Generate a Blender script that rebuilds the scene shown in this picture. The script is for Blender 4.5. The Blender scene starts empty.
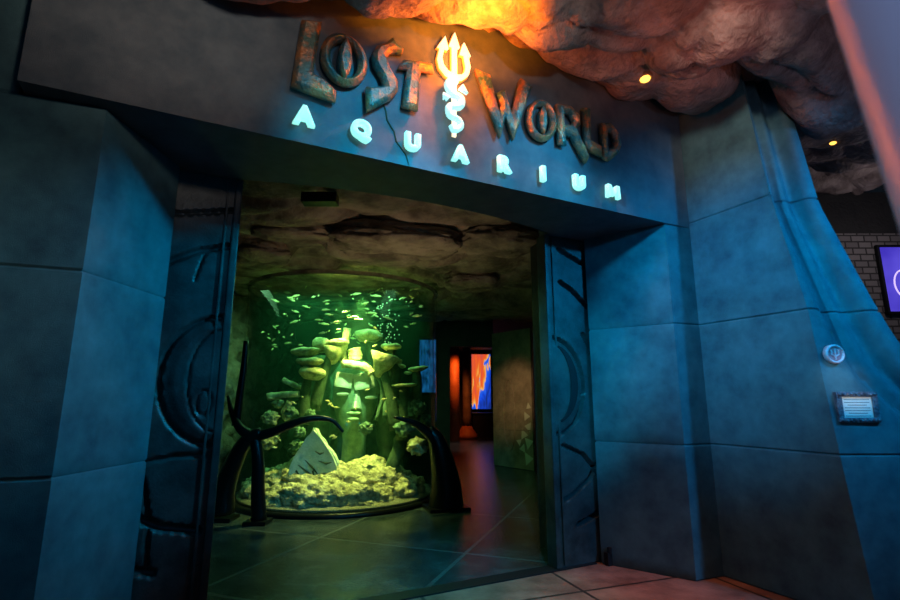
import bpy, bmesh, math, random
from mathutils import Vector, Matrix, noise

C = bpy.context.scene.collection
random.seed(7)
PI = math.pi

# ------------------------------------------------------------------ camera, world, exposure
PITCH = math.radians(11.31)
cam_d = bpy.data.cameras.new('camera'); cam = bpy.data.objects.new('camera', cam_d); C.objects.link(cam)
cam.location = (0, 0, 1.6); cam.rotation_euler = (PI/2 + PITCH, 0, 0)
cam_d.lens = 20; cam_d.sensor_width = 36; cam_d.clip_start = 0.05
cam_d.dof.use_dof = True; cam_d.dof.focus_distance = 5.6; cam_d.dof.aperture_fstop = 2.0
bpy.context.scene.camera = cam
vs = bpy.context.scene.view_settings
vs.view_transform = 'Standard'; vs.look = 'None'; vs.gamma = 1; vs.exposure = 0; vs.use_curve_mapping = False
w = bpy.data.worlds.new('world'); bpy.context.scene.world = w; w.use_nodes = True
w.node_tree.nodes['Background'].inputs[0].default_value = (0.25, 0.4, 0.6, 1)
w.node_tree.nodes['Background'].inputs[1].default_value = 0.012

# ------------------------------------------------------------------ facade frame: a along the sign wall, n out of it, z up
AX = Vector((math.cos(math.atan(.5)), math.sin(math.atan(.5)), 0)); NX = Vector((AX.y, -AX.x, 0)); O = Vector((-2.455, 2.535, 0))
def F(a, n, z=0): return O + AX*a + NX*n + Vector((0, 0, z))
def at(u, v, Y):                         # point of the place that lies Y metres ahead
    s, c = math.sin(PITCH), math.cos(PITCH); up = 300-v; t = Y/(500*c-up*s)
    return Vector(((u-450)*t, Y, 1.6+(500*s+up*c)*t))

def light(kind, loc, energy, color, target=None, size=.1, spot=60, blend=.6, name='lamp_or_fill'):
    d = bpy.data.lights.new(name, kind); d.energy = energy; d.color = color
    if kind == 'AREA': d.size = size
    else: d.shadow_soft_size = size
    if kind == 'SPOT': d.spot_size = math.radians(spot); d.spot_blend = blend
    o = bpy.data.objects.new(name, d); C.objects.link(o); o.location = loc
    if target is not None:
        o.rotation_euler = (Vector(target)-Vector(loc)).to_track_quat('-Z', 'Y').to_euler()
    return o
BLUE = (0.0, .30, 1.0); AZ = (0.0, .33, .95)
# blue washes from the hall ceiling, then two added blue spots
light('SPOT', F(3.9, .95, 4.0), 640, (0, .44, .80), F(.72, -.6, 1.9), .08, 40, .9)
light('SPOT', F(1.6, 1.5, 4.3), 1150, (0, .44, .90), F(5.75, .35, 2.45), .1, 40, 1)
light('SPOT', Vector((4.7, 2.0, 4.0)), 520, (0, .42, 1.0), (3.35, 4.1, 2.7), .1, 74, .9)
light('SPOT', F(2.3, 1.7, 4.25), 200, (0, .50, .85), F(2.15, 0, 3.62), .06, 48, 1)
light('SPOT', F(3.9, 1.7, 4.25), 230, (0, .48, .90), F(3.6, 0, 3.60), .06, 50, 1)
light('SPOT', F(2.6, 1.9, 3.3), 620, (0, .46, .80), F(4.62, -.8, 1.8), .08, 30, .9)  # added below the ceiling to brighten the right door leaf
light('SPOT', Vector((.9, 1.6, 4.3)), 1000, (.0, .50, .7), (.1, 4.7, 0), .2, 32, 1)  # added to tint the inner floor teal
# added warm and blue fills with no lamp of their own
light('SPOT', Vector((.6, .4, 4.2)), 480, (1, .78, .66), F(5.85, .3, 4.1), .2, 18, 1)
light('SPOT', Vector((.0, .2, 3.6)), 85, (1, .92, .78), (-2.75, 2.3, 2.3), .2, 42, 1)
light('SPOT', Vector((.4, .3, 4.0)), 190, (1, .70, .55), F(.7, 0, 4.25), .2, 42, 1)
light('SPOT', Vector((1.6, .8, 3.6)), 95, (1, .78, .70), F(3.1, 0, 4.28), .05, 46, 1)
light('SPOT', Vector((2.2, 2.9, 4.2)), 260, (1, .32, .13), (1.55, 4.35, 0), .1, 32, 1)
light('SPOT', Vector((-.4, -.4, 2.6)), 55, (.60, .68, 1), (.6, .6, 2.0), .2, 40, .8)  # added lilac fill that picks out the steel post
light('AREA', Vector((.6, -.6, 3.2)), 9, (0, .30, .75), (2.2, 5, 1.2), 2)  # added soft blue fill from the camera side
# orange uplight on the rock, then lights added to bring up dim places
light('SPOT', F(2.75, .95, 4.0), 330, (1, .19, .008), F(2.7, .45, 4.8), .04, 106, 1)
light('SPOT', Vector((2.0, 2.3, 3.0)), 60, (1, .26, .15), (1.9, 3.6, 4.6), .15, 50, .9)
light('SPOT', Vector((3.2, 1.6, 2.8)), 32, (.80, .60, .78), (3.1, 4.0, 4.6), .15, 70, .9)
light('SPOT', Vector((2.3, 1.0, 2.3)), 190, (1, .92, .88), (3.2, 4.06, 1.74), .03, 10, 1)  # added narrow spot that whitens plaque and medallion
light('POINT', (6.4, 6.2, 3.9), 14, (.9, .8, .85), size=.15)  # added fill so the far block wall shows
# interior: warm fills added for the cave ceiling and the wooden panel
light('SPOT', F(2.9, -1.9, 1.6), 34, (1, .70, .42), (-.7, 6.3, 3.5), .2, 110, 1)
light('SPOT', (.4, 9.6, 2.9), 170, (1, .60, .32), (1.6, 12.4, 1.7), .1, 36, 1)

# ------------------------------------------------------------------ materials
def mat(name, base, rough=.6, metal=0, bump=0, bscale=30, base2=None, nscale=3, emit=None, estr=0, detail=8, lo=.38, hi=.62, spec=.5):
    m = bpy.data.materials.new(name); m.use_nodes = True; nt = m.node_tree; b = nt.nodes['Principled BSDF']
    b.inputs['Base Color'].default_value = (*base, 1); b.inputs['Roughness'].default_value = rough
    b.inputs['Metallic'].default_value = metal; b.inputs['Specular IOR Level'].default_value = spec
    tc = nt.nodes.new('ShaderNodeTexCoord')
    if base2 is not None:
        n = nt.nodes.new('ShaderNodeTexNoise'); n.inputs['Scale'].default_value = nscale; n.inputs['Detail'].default_value = detail
        n.inputs['Roughness'].default_value = .62
        r = nt.nodes.new('ShaderNodeValToRGB'); r.color_ramp.elements[0].position = lo; r.color_ramp.elements[1].position = hi
        r.color_ramp.elements[0].color = (*base, 1); r.color_ramp.elements[1].color = (*base2, 1)
        nt.links.new(tc.outputs['Object'], n.inputs['Vector']); nt.links.new(n.outputs['Fac'], r.inputs[0]); nt.links.new(r.outputs[0], b.inputs['Base Color'])
    if bump:
        n2 = nt.nodes.new('ShaderNodeTexNoise'); n2.inputs['Scale'].default_value = bscale; n2.inputs['Detail'].default_value = 6
        bp = nt.nodes.new('ShaderNodeBump'); bp.inputs['Strength'].default_value = bump; bp.inputs['Distance'].default_value = .02 if bscale > 20 else .06
        nt.links.new(tc.outputs['Object'], n2.inputs['Vector']); nt.links.new(n2.outputs['Fac'], bp.inputs['Height']); nt.links.new(bp.outputs[0], b.inputs['Normal'])
    if emit:
        b.inputs['Emission Color'].default_value = (*emit, 1); b.inputs['Emission Strength'].default_value = estr
    return m

def glass_mat():
    m = bpy.data.materials.new('acrylic'); m.use_nodes = True; nt = m.node_tree; nt.nodes.clear()
    out = nt.nodes.new('ShaderNodeOutputMaterial'); mix = nt.nodes.new('ShaderNodeMixShader')
    tr = nt.nodes.new('ShaderNodeBsdfTransparent'); tr.inputs[0].default_value = (.93, .98, .95, 1)
    gl = nt.nodes.new('ShaderNodeBsdfGlossy'); gl.inputs['Roughness'].default_value = .02
    lw = nt.nodes.new('ShaderNodeLayerWeight'); pw = nt.nodes.new('ShaderNodeMath'); pw.operation = 'POWER'; pw.inputs[1].default_value = 6
    ma = nt.nodes.new('ShaderNodeMath'); ma.operation = 'MULTIPLY_ADD'; ma.inputs[1].default_value = .5; ma.inputs[2].default_value = .015
    nt.links.new(lw.outputs['Facing'], pw.inputs[0]); nt.links.new(pw.outputs[0], ma.inputs[0]); nt.links.new(ma.outputs[0], mix.inputs[0]); nt.links.new(tr.outputs[0], mix.inputs[1]); nt.links.new(gl.outputs[0], mix.inputs[2]); nt.links.new(mix.outputs[0], out.inputs[0])
    return m

def water_mat():
    m = bpy.data.materials.new('tank_water'); m.use_nodes = True; nt = m.node_tree; nt.nodes.clear()
    out = nt.nodes.new('ShaderNodeOutputMaterial'); tr = nt.nodes.new('ShaderNodeBsdfTransparent')
    sc = nt.nodes.new('ShaderNodeVolumeScatter'); sc.inputs['Color'].default_value = (.25, 1, .55, 1); sc.inputs['Density'].default_value = .022
    ab = nt.nodes.new('ShaderNodeVolumeAbsorption'); ab.inputs['Color'].default_value = (.1, .9, .5, 1); ab.inputs['Density'].default_value = .07
    ad = nt.nodes.new('ShaderNodeAddShader')
    nt.links.new(sc.outputs[0], ad.inputs[0]); nt.links.new(ab.outputs[0], ad.inputs[1])
    nt.links.new(tr.outputs[0], out.inputs[0]); nt.links.new(ad.outputs[0], out.inputs[1])
    return m

M = {}
M['concrete'] = mat('painted_concrete', (.02, .075, .10), .7, 0, .35, 260, (.075, .205, .235), 4.5, lo=.28, hi=.78, detail=14)
M['lintel'] = mat('brushed_render', (.05, .09, .12), .6, 0, .3, 220, (.115, .165, .195), 5, lo=.32, hi=.74)
M['rock'] = mat('rock', (.15, .11, .10), .85, 0, .8, 16, (.36, .29, .26), 3)
M['inrock'] = mat('cave_rock', (.12, .095, .07), .85, 0, 1.0, 8, (.40, .33, .25), 2.2)
M['dark'] = mat('dark_wall', (.022, .022, .024), .7, 0, .3, 20, (.035, .034, .034), 3)
M['door'] = mat('door_metal', (.018, .035, .04),   .42, .3, .14, 60, (.065, .10, .105), 3)
M['tile'] = mat('floor_tile', (.16, .075, .05), .55, 0, .3, 40, (.42, .22, .15), 3)
M['bronze'] = mat('patina_bronze', (.07, .20, .19), .34, .5, .8, 45, (.60, .30, .13), 6.5, lo=.44, hi=.58)
M['lit_cyan'] = mat('lit_letter', (.6, .9, .85), .5, emit=(.35, 1, .86), estr=1.0)
M['lit_warm'] = mat('lit_trident', (.9, .8, .6), .5, emit=(1, .78, .50), estr=1.35)
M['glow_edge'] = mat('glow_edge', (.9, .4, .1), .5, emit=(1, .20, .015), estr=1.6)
M['lit_serpent'] = mat('lit_serpent', (.4, .85, .85), .5, emit=(.42, .95, .95), estr=.9, bump=.5, bscale=25)
M['black'] = mat('black_bronze', (.012, .014, .014), .28, .6, .3, 25)
M['coral'] = mat('coral', (.30, .32, .12), .8, 0, .9, 45, (.75, .74, .38), 9)
M['coralrock'] = mat('coral_rock', (.24, .21, .10), .9, 0, 1.0, 19, (.70, .62, .34), 9)
M['stone'] = mat('ruin_stone', (.05, .12, .07), .75, 0, .6, 35, (.15, .28, .16), 6)
M['paleruin'] = mat('pale_ruin', (.45, .62, .45), .7, 0, .5, 35, (.75, .85, .70), 6)
M['facestone'] = mat('face_stone', (.10, .22, .13), .6, 0, .4, 30, (.24, .42, .26), 5)
M['groove'] = mat('groove', (.03, .05, .03), .9)
M['fish'] = mat('fish_scale', (.55, .55, .22), .35, 0, base2=(.9, .85, .45), nscale=14)
M['deep'] = mat('dark_coral_stem', (.016, .045, .022), .8, 0, .6, 30, (.06, .12, .05), 6)
M['gravel'] = mat('gravel', (.20, .18, .10), .9, 0, 1, 120, (.5, .45, .28), 60)
M['acrylic'] = glass_mat(); M['water'] = water_mat()
M['steel'] = mat('brushed_steel', (.36, .37, .46), .45, .4, .05, 60)
M['wood'] = mat('panel_wood', (.16, .11, .07), .6, 0, .3, 18, (.30, .21, .14), 2.5)
M['triangle'] = mat('pale_inlay', (.55, .47, .36), .5)
M['amber'] = mat('amber_column', (.55, .16, .05), .5, 0, .3, 12, (.75, .28, .1), 2)
M['frame'] = mat('plaque_frame', (.07, .09, .13), .4, .7, .9, 60, (.22, .25, .30), 20)
M['plate'] = mat('plaque_plate', (.85, .9, .85), .45, .1, 0)
M['ink'] = mat('plaque_ink', (.17, .27, .28), .6)
M['medal'] = mat('medallion', (.62, .56, .62), .45, .3, .3, 80)
M['medal_face'] = mat('medallion_face', (.42, .24, .28), .5, .2)
M['block'] = None
M['lamp'] = mat('lamp_glow', (1, .8, .4), .5, emit=(1, .48, .07), estr=2.6)
M['housing'] = mat('lamp_housing', (.30, .2, .12), .4, .5)
M['bubble'] = mat('bubble', (.75, .9, .75), .1)
M['metalblk'] = mat('dull_black', (.02, .022, .025), .5, .5)

def block_mat():
    m = mat('grey_blocks', (.3, .3, .3), .85, 0, 0); nt = m.node_tree; b = nt.nodes['Principled BSDF']
    tc = nt.nodes.new('ShaderNodeTexCoord'); mp = nt.nodes.new('ShaderNodeMapping'); mp.inputs['Rotation'].default_value = (PI/2, 0, 0)
    br = nt.nodes.new('ShaderNodeTexBrick'); br.inputs['Scale'].default_value = 2.4
    br.inputs['Color1'].default_value = (.22, .20, .20, 1); br.inputs['Color2'].default_value = (.32, .29, .28, 1); br.inputs['Mortar'].default_value = (.06, .055, .055, 1)
    br.inputs['Mortar Size'].default_value = .03
    nt.links.new(tc.outputs['Object'], mp.inputs[0]); nt.links.new(mp.outputs[0], br.inputs[0]); nt.links.new(br.outputs[0], b.inputs['Base Color'])
    bp = nt.nodes.new('ShaderNodeBump'); bp.inputs['Strength'].default_value = .8; nt.links.new(br.outputs['Fac'], bp.inputs['Height']); bp.invert = True
    nt.links.new(bp.outputs[0], b.inputs['Normal'])
    return m
M['block'] = block_mat()

def floor_mat(name, c1, c2, mortar, rough, ang, scale, spec=.5, msize=.012):
    m = mat(name, c1, rough, 0, .25, 30, c2, 2.0, spec=spec); nt = m.node_tree; b = nt.nodes['Principled BSDF']
    tc = nt.nodes.new('ShaderNodeTexCoord'); mp = nt.nodes.new('ShaderNodeMapping'); mp.inputs['Rotation'].default_value = (0, 0, ang)
    br = nt.nodes.new('ShaderNodeTexBrick'); br.inputs['Scale'].default_value = scale; br.offset = 0
    br.inputs['Brick Width'].default_value = 1; br.inputs['Row Height'].default_value = 1; br.inputs['Mortar Size'].default_value = msize
    mx = nt.nodes.new('ShaderNodeMix'); mx.data_type = 'RGBA'; mx.inputs['B'].default_value = (*mortar, 1)
    old = b.inputs['Base Color'].links[0].from_socket
    nt.links.new(tc.outputs['Object'], mp.inputs[0]); nt.links.new(mp.outputs[0], br.inputs[0])
    nt.links.new(br.outputs['Fac'], mx.inputs['Factor']); nt.links.new(old, mx.inputs['A']); nt.links.new(mx.outputs['Result'], b.inputs['Base Color'])
    return m
M['hallfloor'] = floor_mat('stained_concrete', (.018, .028, .030), (.065, .09, .09), (.10, .12, .115), .22, .35, .55)
M['tile'] = floor_mat('floor_tile', (.17, .075, .05), (.40, .20, .14), (.04, .02, .015), .6, math.radians(-20), .75)

# ------------------------------------------------------------------ mesh helpers
ROOT = {}
class MB:
    def __init__(s): s.bm = bmesh.new()
    def box(s, c, d, ax=None, bev=0):
        r = bmesh.ops.create_cube(s.bm, size=1)['verts']
        Mx = Matrix.Diagonal((*d, 1))
        if ax is not None: Mx = ax.to_4x4() @ Mx
        bmesh.ops.transform(s.bm, matrix=Matrix.Translation(Vector(c)) @ Mx, verts=r)
        if bev:
            es = list({e for v in r for e in v.link_edges})
            bmesh.ops.bevel(s.bm, geom=es, offset=bev, segments=2, affect='EDGES', profile=.7)
        return s
    def tube(s, pts, rad, seg=10, flat=None):
        pts = [Vector(p) for p in pts]; rings = []; up = Vector((0, 0, 1)); prev = None
        for i, p in enumerate(pts):
            t = (pts[min(i+1, len(pts)-1)]-pts[max(i-1, 0)]).normalized()
            if prev is None:
                x = t.orthogonal().normalized()
            else:
                x = prev - t*prev.dot(t); x = x.normalized() if x.length > 1e-6 else t.orthogonal().normalized()
            prev = x; y = t.cross(x); r = rad[i] if isinstance(rad, (list, tuple)) else rad
            rings.append([s.bm.verts.new(p + x*math.cos(2*PI*k/seg)*r + y*math.sin(2*PI*k/seg)*r) for k in range(seg)])
        for a, b in zip(rings, rings[1:]):
            for k in range(seg): s.bm.faces.new((a[k], a[(k+1) % seg], b[(k+1) % seg], b[k]))
        s.bm.faces.new(rings[0][::-1]); s.bm.faces.new(rings[-1])
        return s
    def lathe(s, prof, c, seg=32, ax=None, close=True):
        c = Vector(c); rings = []
        for r, z in prof:
            ring = []
            for k in range(seg):
                q = Vector((r*math.cos(2*PI*k/seg), r*math.sin(2*PI*k/seg), z))
                ring.append(s.bm.verts.new(c + (ax @ q if ax is not None else q)))
            rings.append(ring)
        for a, b in zip(rings, rings[1:]):
            for k in range(seg): s.bm.faces.new((a[k], a[(k+1) % seg], b[(k+1) % seg], b[k]))
        if close: s.bm.faces.new(rings[0][::-1]); s.bm.faces.new(rings[-1])
        return s
    def blob(s, c, r, sub=3, amp=.25, fr=2, seed=0, ax=None, fine=0):
        v = bmesh.ops.create_icosphere(s.bm, subdivisions=sub, radius=1)['verts']; c = Vector(c); off = Vector((seed*7.3, seed*3.1, seed))
        for q in v:
            d = q.co.normalized(); k = 1 + amp*noise.fractal(d*fr+off, 1, 2, 4) + (fine*(noise.cell(d*7+off)-.5) if fine else 0)
            p = Vector((d.x*r[0]*k, d.y*r[1]*k, d.z*r[2]*k)); q.co = c + (ax @ p if ax is not None else p)
        return s
    def prism(s, poly, z0, z1):
        lo = [s.bm.verts.new((x, y, z0)) for x, y in poly]; hi = [s.bm.verts.new((x, y, z1)) for x, y in poly]; n = len(poly)
        s.bm.faces.new(lo[::-1]); s.bm.faces.new(hi)
        for i in range(n): s.bm.faces.new((lo[i], lo[(i+1) % n], hi[(i+1) % n], hi[i]))
        return s
    def build(s, name, m, parent=None, smooth=False, origin=None, auto=None):
        bmesh.ops.recalc_face_normals(s.bm, faces=s.bm.faces)
        me = bpy.data.meshes.new(name); s.bm.to_mesh(me); s.bm.free()
        return link_mesh(me, name, m, parent, smooth, origin)

def link_mesh(me, name, m, parent=None, smooth=False, origin=None):
    if parent is None:
        if origin is None:
            xs = [v.co for v in me.vertices]
            origin = Vector(((min(v.x for v in xs)+max(v.x for v in xs))/2, (min(v.y for v in xs)+max(v.y for v in xs))/2, min(v.z for v in xs)))
    else: origin = ROOT[parent.name]
    me.transform(Matrix.Translation(-Vector(origin)))
    me.materials.append(m)
    if smooth: me.polygons.foreach_set('use_smooth', [True]*len(me.polygons)); me.update()
    o = bpy.data.objects.new(name, me); C.objects.link(o); ROOT[o.name] = Vector(origin)
    if parent is None: o.location = origin
    else: o.parent = parent
    return o
def sharp(o, deg=40):
    md = o.modifiers.new('edge', 'EDGE_SPLIT'); md.split_angle = math.radians(deg); return o
def tag(o, label, cat, group=None, kind=None):
    if label: o['label'] = label
    if cat: o['category'] = cat
    if group: o['group'] = group
    if kind: o['kind'] = kind
    return o
def thing(name, loc, label, cat, group=None):
    o = bpy.data.objects.new(name, None); C.objects.link(o); o.location = loc; ROOT[o.name] = Vector(loc); o.empty_display_size = .1
    return tag(o, label, cat, group)
def struct(o): o['kind'] = 'structure'; return o
def spline(pts, n=6):
    P = [Vector(p) for p in pts]; P = [2*P[0]-P[1]] + P + [2*P[-1]-P[-2]]; out = []
    for i in range(1, len(P)-2):
        for k in range(n):
            t = k/n; a, b, c, d = P[i-1:i+3]
            out.append(.5*((2*b)+(c-a)*t+(2*a-5*b+4*c-d)*t*t+(3*b-a-3*c+d)*t**3))
    out.append(P[-2]); return out
def lerpt(tab, z):
    if z <= tab[0][0]: return tab[0][1]
    for (z0, v0), (z1, v1) in zip(tab, tab[1:]):
        if z <= z1: return v0+(v1-v0)*(z-z0)/(z1-z0)
    return tab[-1][1]
FA = Matrix((AX, Vector((0, 0, 1)), NX)).transposed()     # local x along the wall, y up, z outwards

# ------------------------------------------------------------------ large structure
# floors
m = MB(); m.prism([(F(a, n).x, F(a, n).y) for a, n in ((-6, 4.5), (12, 4.5), (12, -.86), (-6, -.86))][::-1], -.1, 0)
struct(m.build('floor', M['tile'], origin=(0, 0, 0)))
m = MB(); m.prism([(F(a, n).x, F(a, n).y) for a, n in ((-6, -.86), (12, -.86), (14, -26), (-10, -26))][::-1], -.1, 0)
struct(m.build('floor', M['hallfloor'], origin=(0, 0, 0)))
m = MB(); m.prism([(F(a, n).x, F(a, n).y) for a, n in ((.85, -.80), (4.78, -.80), (4.78, -.96), (.85, -.96))][::-1], 0, .012)
struct(m.build('trim_1', M['metalblk']))

# block-coursed piers
def pier(name, outline, levels, m_):
    b = MB()
    for z0, z1 in zip(levels, levels[1:]):
        zs = [z0, z0+.014] + [z0+.014+(z1-z0-.028)*k/10 for k in range(1, 10)] + [z1-.014, z1]
        rings = []
        for i, z in enumerate(zs):
            pl = [Vector((x, y)) for x, y in outline(z)]; n = len(pl); ins = .014 if i in (0, len(zs)-1) else 0; ring = []
            for k in range(n):
                p = pl[k]
                if ins:
                    e1 = (pl[k]-pl[k-1]); e2 = (pl[(k+1) % n]-pl[k]); e1 = e1.normalized() if e1.length > 1e-6 else e1; e2 = e2.normalized() if e2.length > 1e-6 else e2
                    nn = Vector((-(e1+e2).y, (e1+e2).x)); nn = nn.normalized() if nn.length > 1e-6 else nn
                    p = p + nn*ins
                ring.append(b.bm.verts.new((p.x, p.y, z)))
            rings.append(ring)
        for r0, r1 in zip(rings, rings[1:]):
            for k in range(len(r0)): b.bm.faces.new((r0[k], r0[(k+1) % len(r0)], r1[(k+1) % len(r0)], r1[k]))
        b.bm.faces.new(rings[0][::-1]); b.bm.faces.new(rings[-1])
    return struct(sharp(b.build(name, m_, smooth=True, origin=(0, 0, 0)), 35))
def left_out(z):
    q = [F(.80, -.79), Vector((-2.13, 2.81, 0)), Vector((-2.13-2.6*math.cos(.36), 2.81-2.6*math.sin(.36), 0)), F(-3.2, -.79)]
    return [(p.x, p.y) for p in q][::-1]          # counter-clockwise
pier('wall_left', left_out, [0, 1.19, 2.335, 3.375], M['concrete'])
def left_up(z):
    q = [F(-.03, -.79), F(-.03, -.16), Vector((-2.13-2.6*math.cos(.36), 2.81-2.6*math.sin(.36), 0)), F(-3.2, -.79)]
    return [(p.x, p.y) for p in q][::-1]
pier('wall_left', left_up, [3.38, 5.0], M['concrete'])

ST = [(0, 1.2), (1.18, 1.10), (2.34, 1.02), (3.43, .843), (4.5, .737), (5, .69)]
RT = [(0, 5.6), (.8, 5.4), (1.3, 4.6), (1.6, 4.15), (1.9, 3.86), (2.17, 3.73), (2.4, 3.65), (3.35, 3.42), (4.2, 3.36), (5, 3.3)]
F1 = [(0, 4.5), (.9, 4.3), (1.3, 4.0), (1.55, 3.68), (1.75, 3.48), (2.0, 3.33), (2.34, 3.24), (3.35, 3.06), (5, 2.98)]
def right_out(z):
    s = lerpt(ST, z); E = Vector((2.53+.4472*s, 5.02-.8944*s)); xr = lerpt(RT, z); f1 = lerpt(F1, z); f2 = f1+(xr-f1)*.45; f3 = xr
    pts = [F(4.83, -.79).to_2d(), Vector((2.21, 4.895)), Vector((2.53, 5.03))]
    for k in range(1, 5): pts.append(Vector((2.53, 5.03)).lerp(E, k/5))
    pts.append(E)
    N = 30
    for k in range(1, N+1):
        x = E.x+(xr-E.x)*k/N; y = E.y + .10*(k/N)**2
        for fc, wd, dp in ((f1, (xr-f1)*.24, .17), (f2, (xr-f1)*.22, .15)):
            d = (x-fc)/max(wd, .03)
            y += dp*math.exp(-d*d)
        pts.append(Vector((x, y)))
    pts += [Vector((xr+.45, E.y+1.1)), Vector((xr+.2, 6.3)), F(8.2, -.79).to_2d()]
    return [(p.x, p.y) for p in pts]
pier('wall_right', right_out, [0, 1.18, 2.345, 3.43, 5.0], M['concrete'])

# sign wall over the entrance, its soffit edge bowed
m = MB(); poly = [(0, 0), (5.57, 0), (5.57, -1.0), (4.36, -1.0), (4.34, -.80)]
for k in range(13):
    a = 4.3-(4.3-1.26)*k/12; poly.append((a, -.84+.05*(a-1.26)/3.04+.22*(1-((a-2.78)/1.52)**2)))
poly += [(1.23, -.86), (1.2, -1.0), (0, -1.0)]
m.prism([(F(a, n).x, F(a, n).y) for a, n in poly][::-1], 3.38, 5.0)
struct(sharp(m.build('wall_front', M['lintel'], origin=F(2.8, 0, 3.38)), 30))
# inner jamb walls behind the leaves
for a0, a1 in ((-3.2, .95), (4.64, 9)):
    m = MB(); m.prism([(F(a, n).x, F(a, n).y) for a, n in ((a0, -1.02), (a1, -1.02), (a1, -1.55), (a0, -1.55))][::-1], 0, 4.2)
    struct(m.build('wall_front', M['dark'], origin=F(a0, -1.2)))

# rock ceilings as relief surfaces
def rock_field(name, xr, yr, step, z0, bulges, mt, amp, fscale, inside=None, ex=.45, crk=.95, cdep=.13):
    nx = int((xr[1]-xr[0])/step)+1; ny = int((yr[1]-yr[0])/step)+1; b = bmesh.new(); G = {}
    for i in range(nx):
        for j in range(ny):
            x = xr[0]+i*step; y = yr[0]+j*step
            wv = Vector((x*1.1, y*1.1, 3)); wx = x+.16*noise.noise(wv); wy = y+.16*noise.noise(wv+Vector((9, 4, 2)))
            h = 0
            for bx, by, rx, ry, rot, hh in bulges:
                c, s = math.cos(rot), math.sin(rot); dx, dy = wx-bx, wy-by
                u, v = (dx*c+dy*s)/rx, (-dx*s+dy*c)/ry; d = (abs(u)**2.6+abs(v)**2.6)
                if d < 1: h = max(h, hh*(1-d)**ex)
            vd = noise.voronoi(Vector((wx*crk, wy*crk*1.3, .3)))[0]; h -= cdep*math.exp(-(vd[1]-vd[0])/.07)
            h += amp*noise.fractal(Vector((x*fscale, y*fscale, 1.7)), 1, 2, 6) + amp*.6*abs(noise.noise(Vector((x*fscale*.6, y*fscale*1.6, 5))))
            G[i, j] = b.verts.new((x, y, z0-h))
    for i in range(nx-1):
        for j in range(ny-1):
            x = xr[0]+(i+.5)*step; y = yr[0]+(j+.5)*step
            if inside and not inside(x, y): continue
            b.faces.new((G[i, j], G[i, j+1], G[i+1, j+1], G[i+1, j]))
    bmesh.ops.delete(b, geom=[v for v in b.verts if not v.link_faces], context='VERTS')
    me = bpy.data.meshes.new(name); b.to_mesh(me); b.free()
    o = link_mesh(me, name, mt, smooth=True, origin=(0, 0, z0)); md = o.modifiers.new('thick', 'SOLIDIFY'); md.thickness = .12; md.offset = -1
    return struct(o)
def facing(x, y): return (Vector((x, y, 0))-O).dot(NX) > -.06 or x > 3.1
B1 = [(-.15, 3.05, .85, .50, .40, .36), (.75, 3.45, .55, .40, .5, .36), (1.45, 3.35, .5, .5, .2, .34), (2.15, 3.65, .42, .55, .5, .52), (2.05, 3.05, .6, .4, 0, .34),
      (1.55, 4.25, .75, .33, .5, .26), (3.0, 3.85, 1.0, .42, .6, .48), (3.65, 4.35, .7, .42, .5, .62), (4.7, 5.6, .9, .7, .2, .30), (-1.25, 2.72, .62, .42, .46, .56), (-.75, 3.02, .4, .3, .4, .46),
      (.6, 2.6, .9, .5, .3, .3), (2.9, 2.9, .6, .7, .3, .3), (4.2, 4.0, .6, .6, .3, .45), (4.9, 4.6, .6, .5, 0, .4), (2.4, 4.45, .5, .3, .5, .34), (1.0, 2.0, .8, .6, 0, .3), (-.4, 2.0, .7, .5, .3, .3)]
rock_field('ceiling', (-4.2, 6.6), (-1.5, 7.4), .05, 4.80, B1, M['rock'], .10, 1.5, facing)
B2 = [(-.62, 6.35, 1.0, .62, .10, .24), (-2.55, 6.6, .40, .36, .2, .20), (-3.15, 6.3, .5, .4, .3, .17), (-2.6, 5.6, .8, .3, .4, .08), (.35, 8.4, .62, .45, .1, .22), (.45, 7.3, .5, .3, .1, .12), (-1.9, 5.2, .8, .35, .2, .10), (.9, 6.6, .9, .5, -.2, .13), (1.2, 8.0, .5, .9, 0, .12),
      (.2, 10.0, .9, .7, 0, .2), (1.6, 10.2, .8, .9, 0, .22), (-2.2, 7.3, .5, .22, 0, .12)]
rock_field('ceiling', (-5.6, 5), (3.8, 13.2), .05, 3.64, B2, M['inrock'], .04, 1.3, lambda x, y: (Vector((x, y, 0))-O).dot(NX) < -1.0, .3, .6, .10)

# big slabs of rock set in the inner ceiling
def slab(u, v, zc, rx, ry, rz, rot, sd):
    d = (at(u, v, 5)-cam.location).normalized(); t = (zc-rz-1.6)/d.z; p = cam.location+d*t; p.z = zc
    b = MB(); vv = bmesh.ops.create_icosphere(b.bm, subdivisions=5, radius=1)['verts']; Rm = Matrix.Rotation(rot, 3, 'Z')
    for q in vv:
        n_ = q.co.normalized(); k = (abs(n_.x)**4+abs(n_.y)**4+abs(n_.z)**4)**-.25
        k *= 1+.16*noise.fractal(n_*1.6+Vector((sd, 0, 0)), 1, 2, 5)-.10*math.exp(-abs(noise.noise(n_*2.1+Vector((0, sd, 0))))/.04)
        q.co = p+Rm @ Vector((n_.x*rx*k, n_.y*ry*k, n_.z*rz*k))
    struct(b.build('ceiling', M['inrock'], smooth=True))
slab(394, 252, 3.56, .80, .52, .13, .16, 3); slab(262, 262, 3.56, .34, .36, .13, .3, 8); slab(470, 288, 3.54, .40, .38, .13, .1, 13); slab(492, 316, 3.54, .75, .55, .13, 0, 18)
slab(292, 240, 3.60, .45, .22, .11, .2, 23); slab(500, 250, 3.58, .5, .45, .11, .4, 28)
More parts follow.
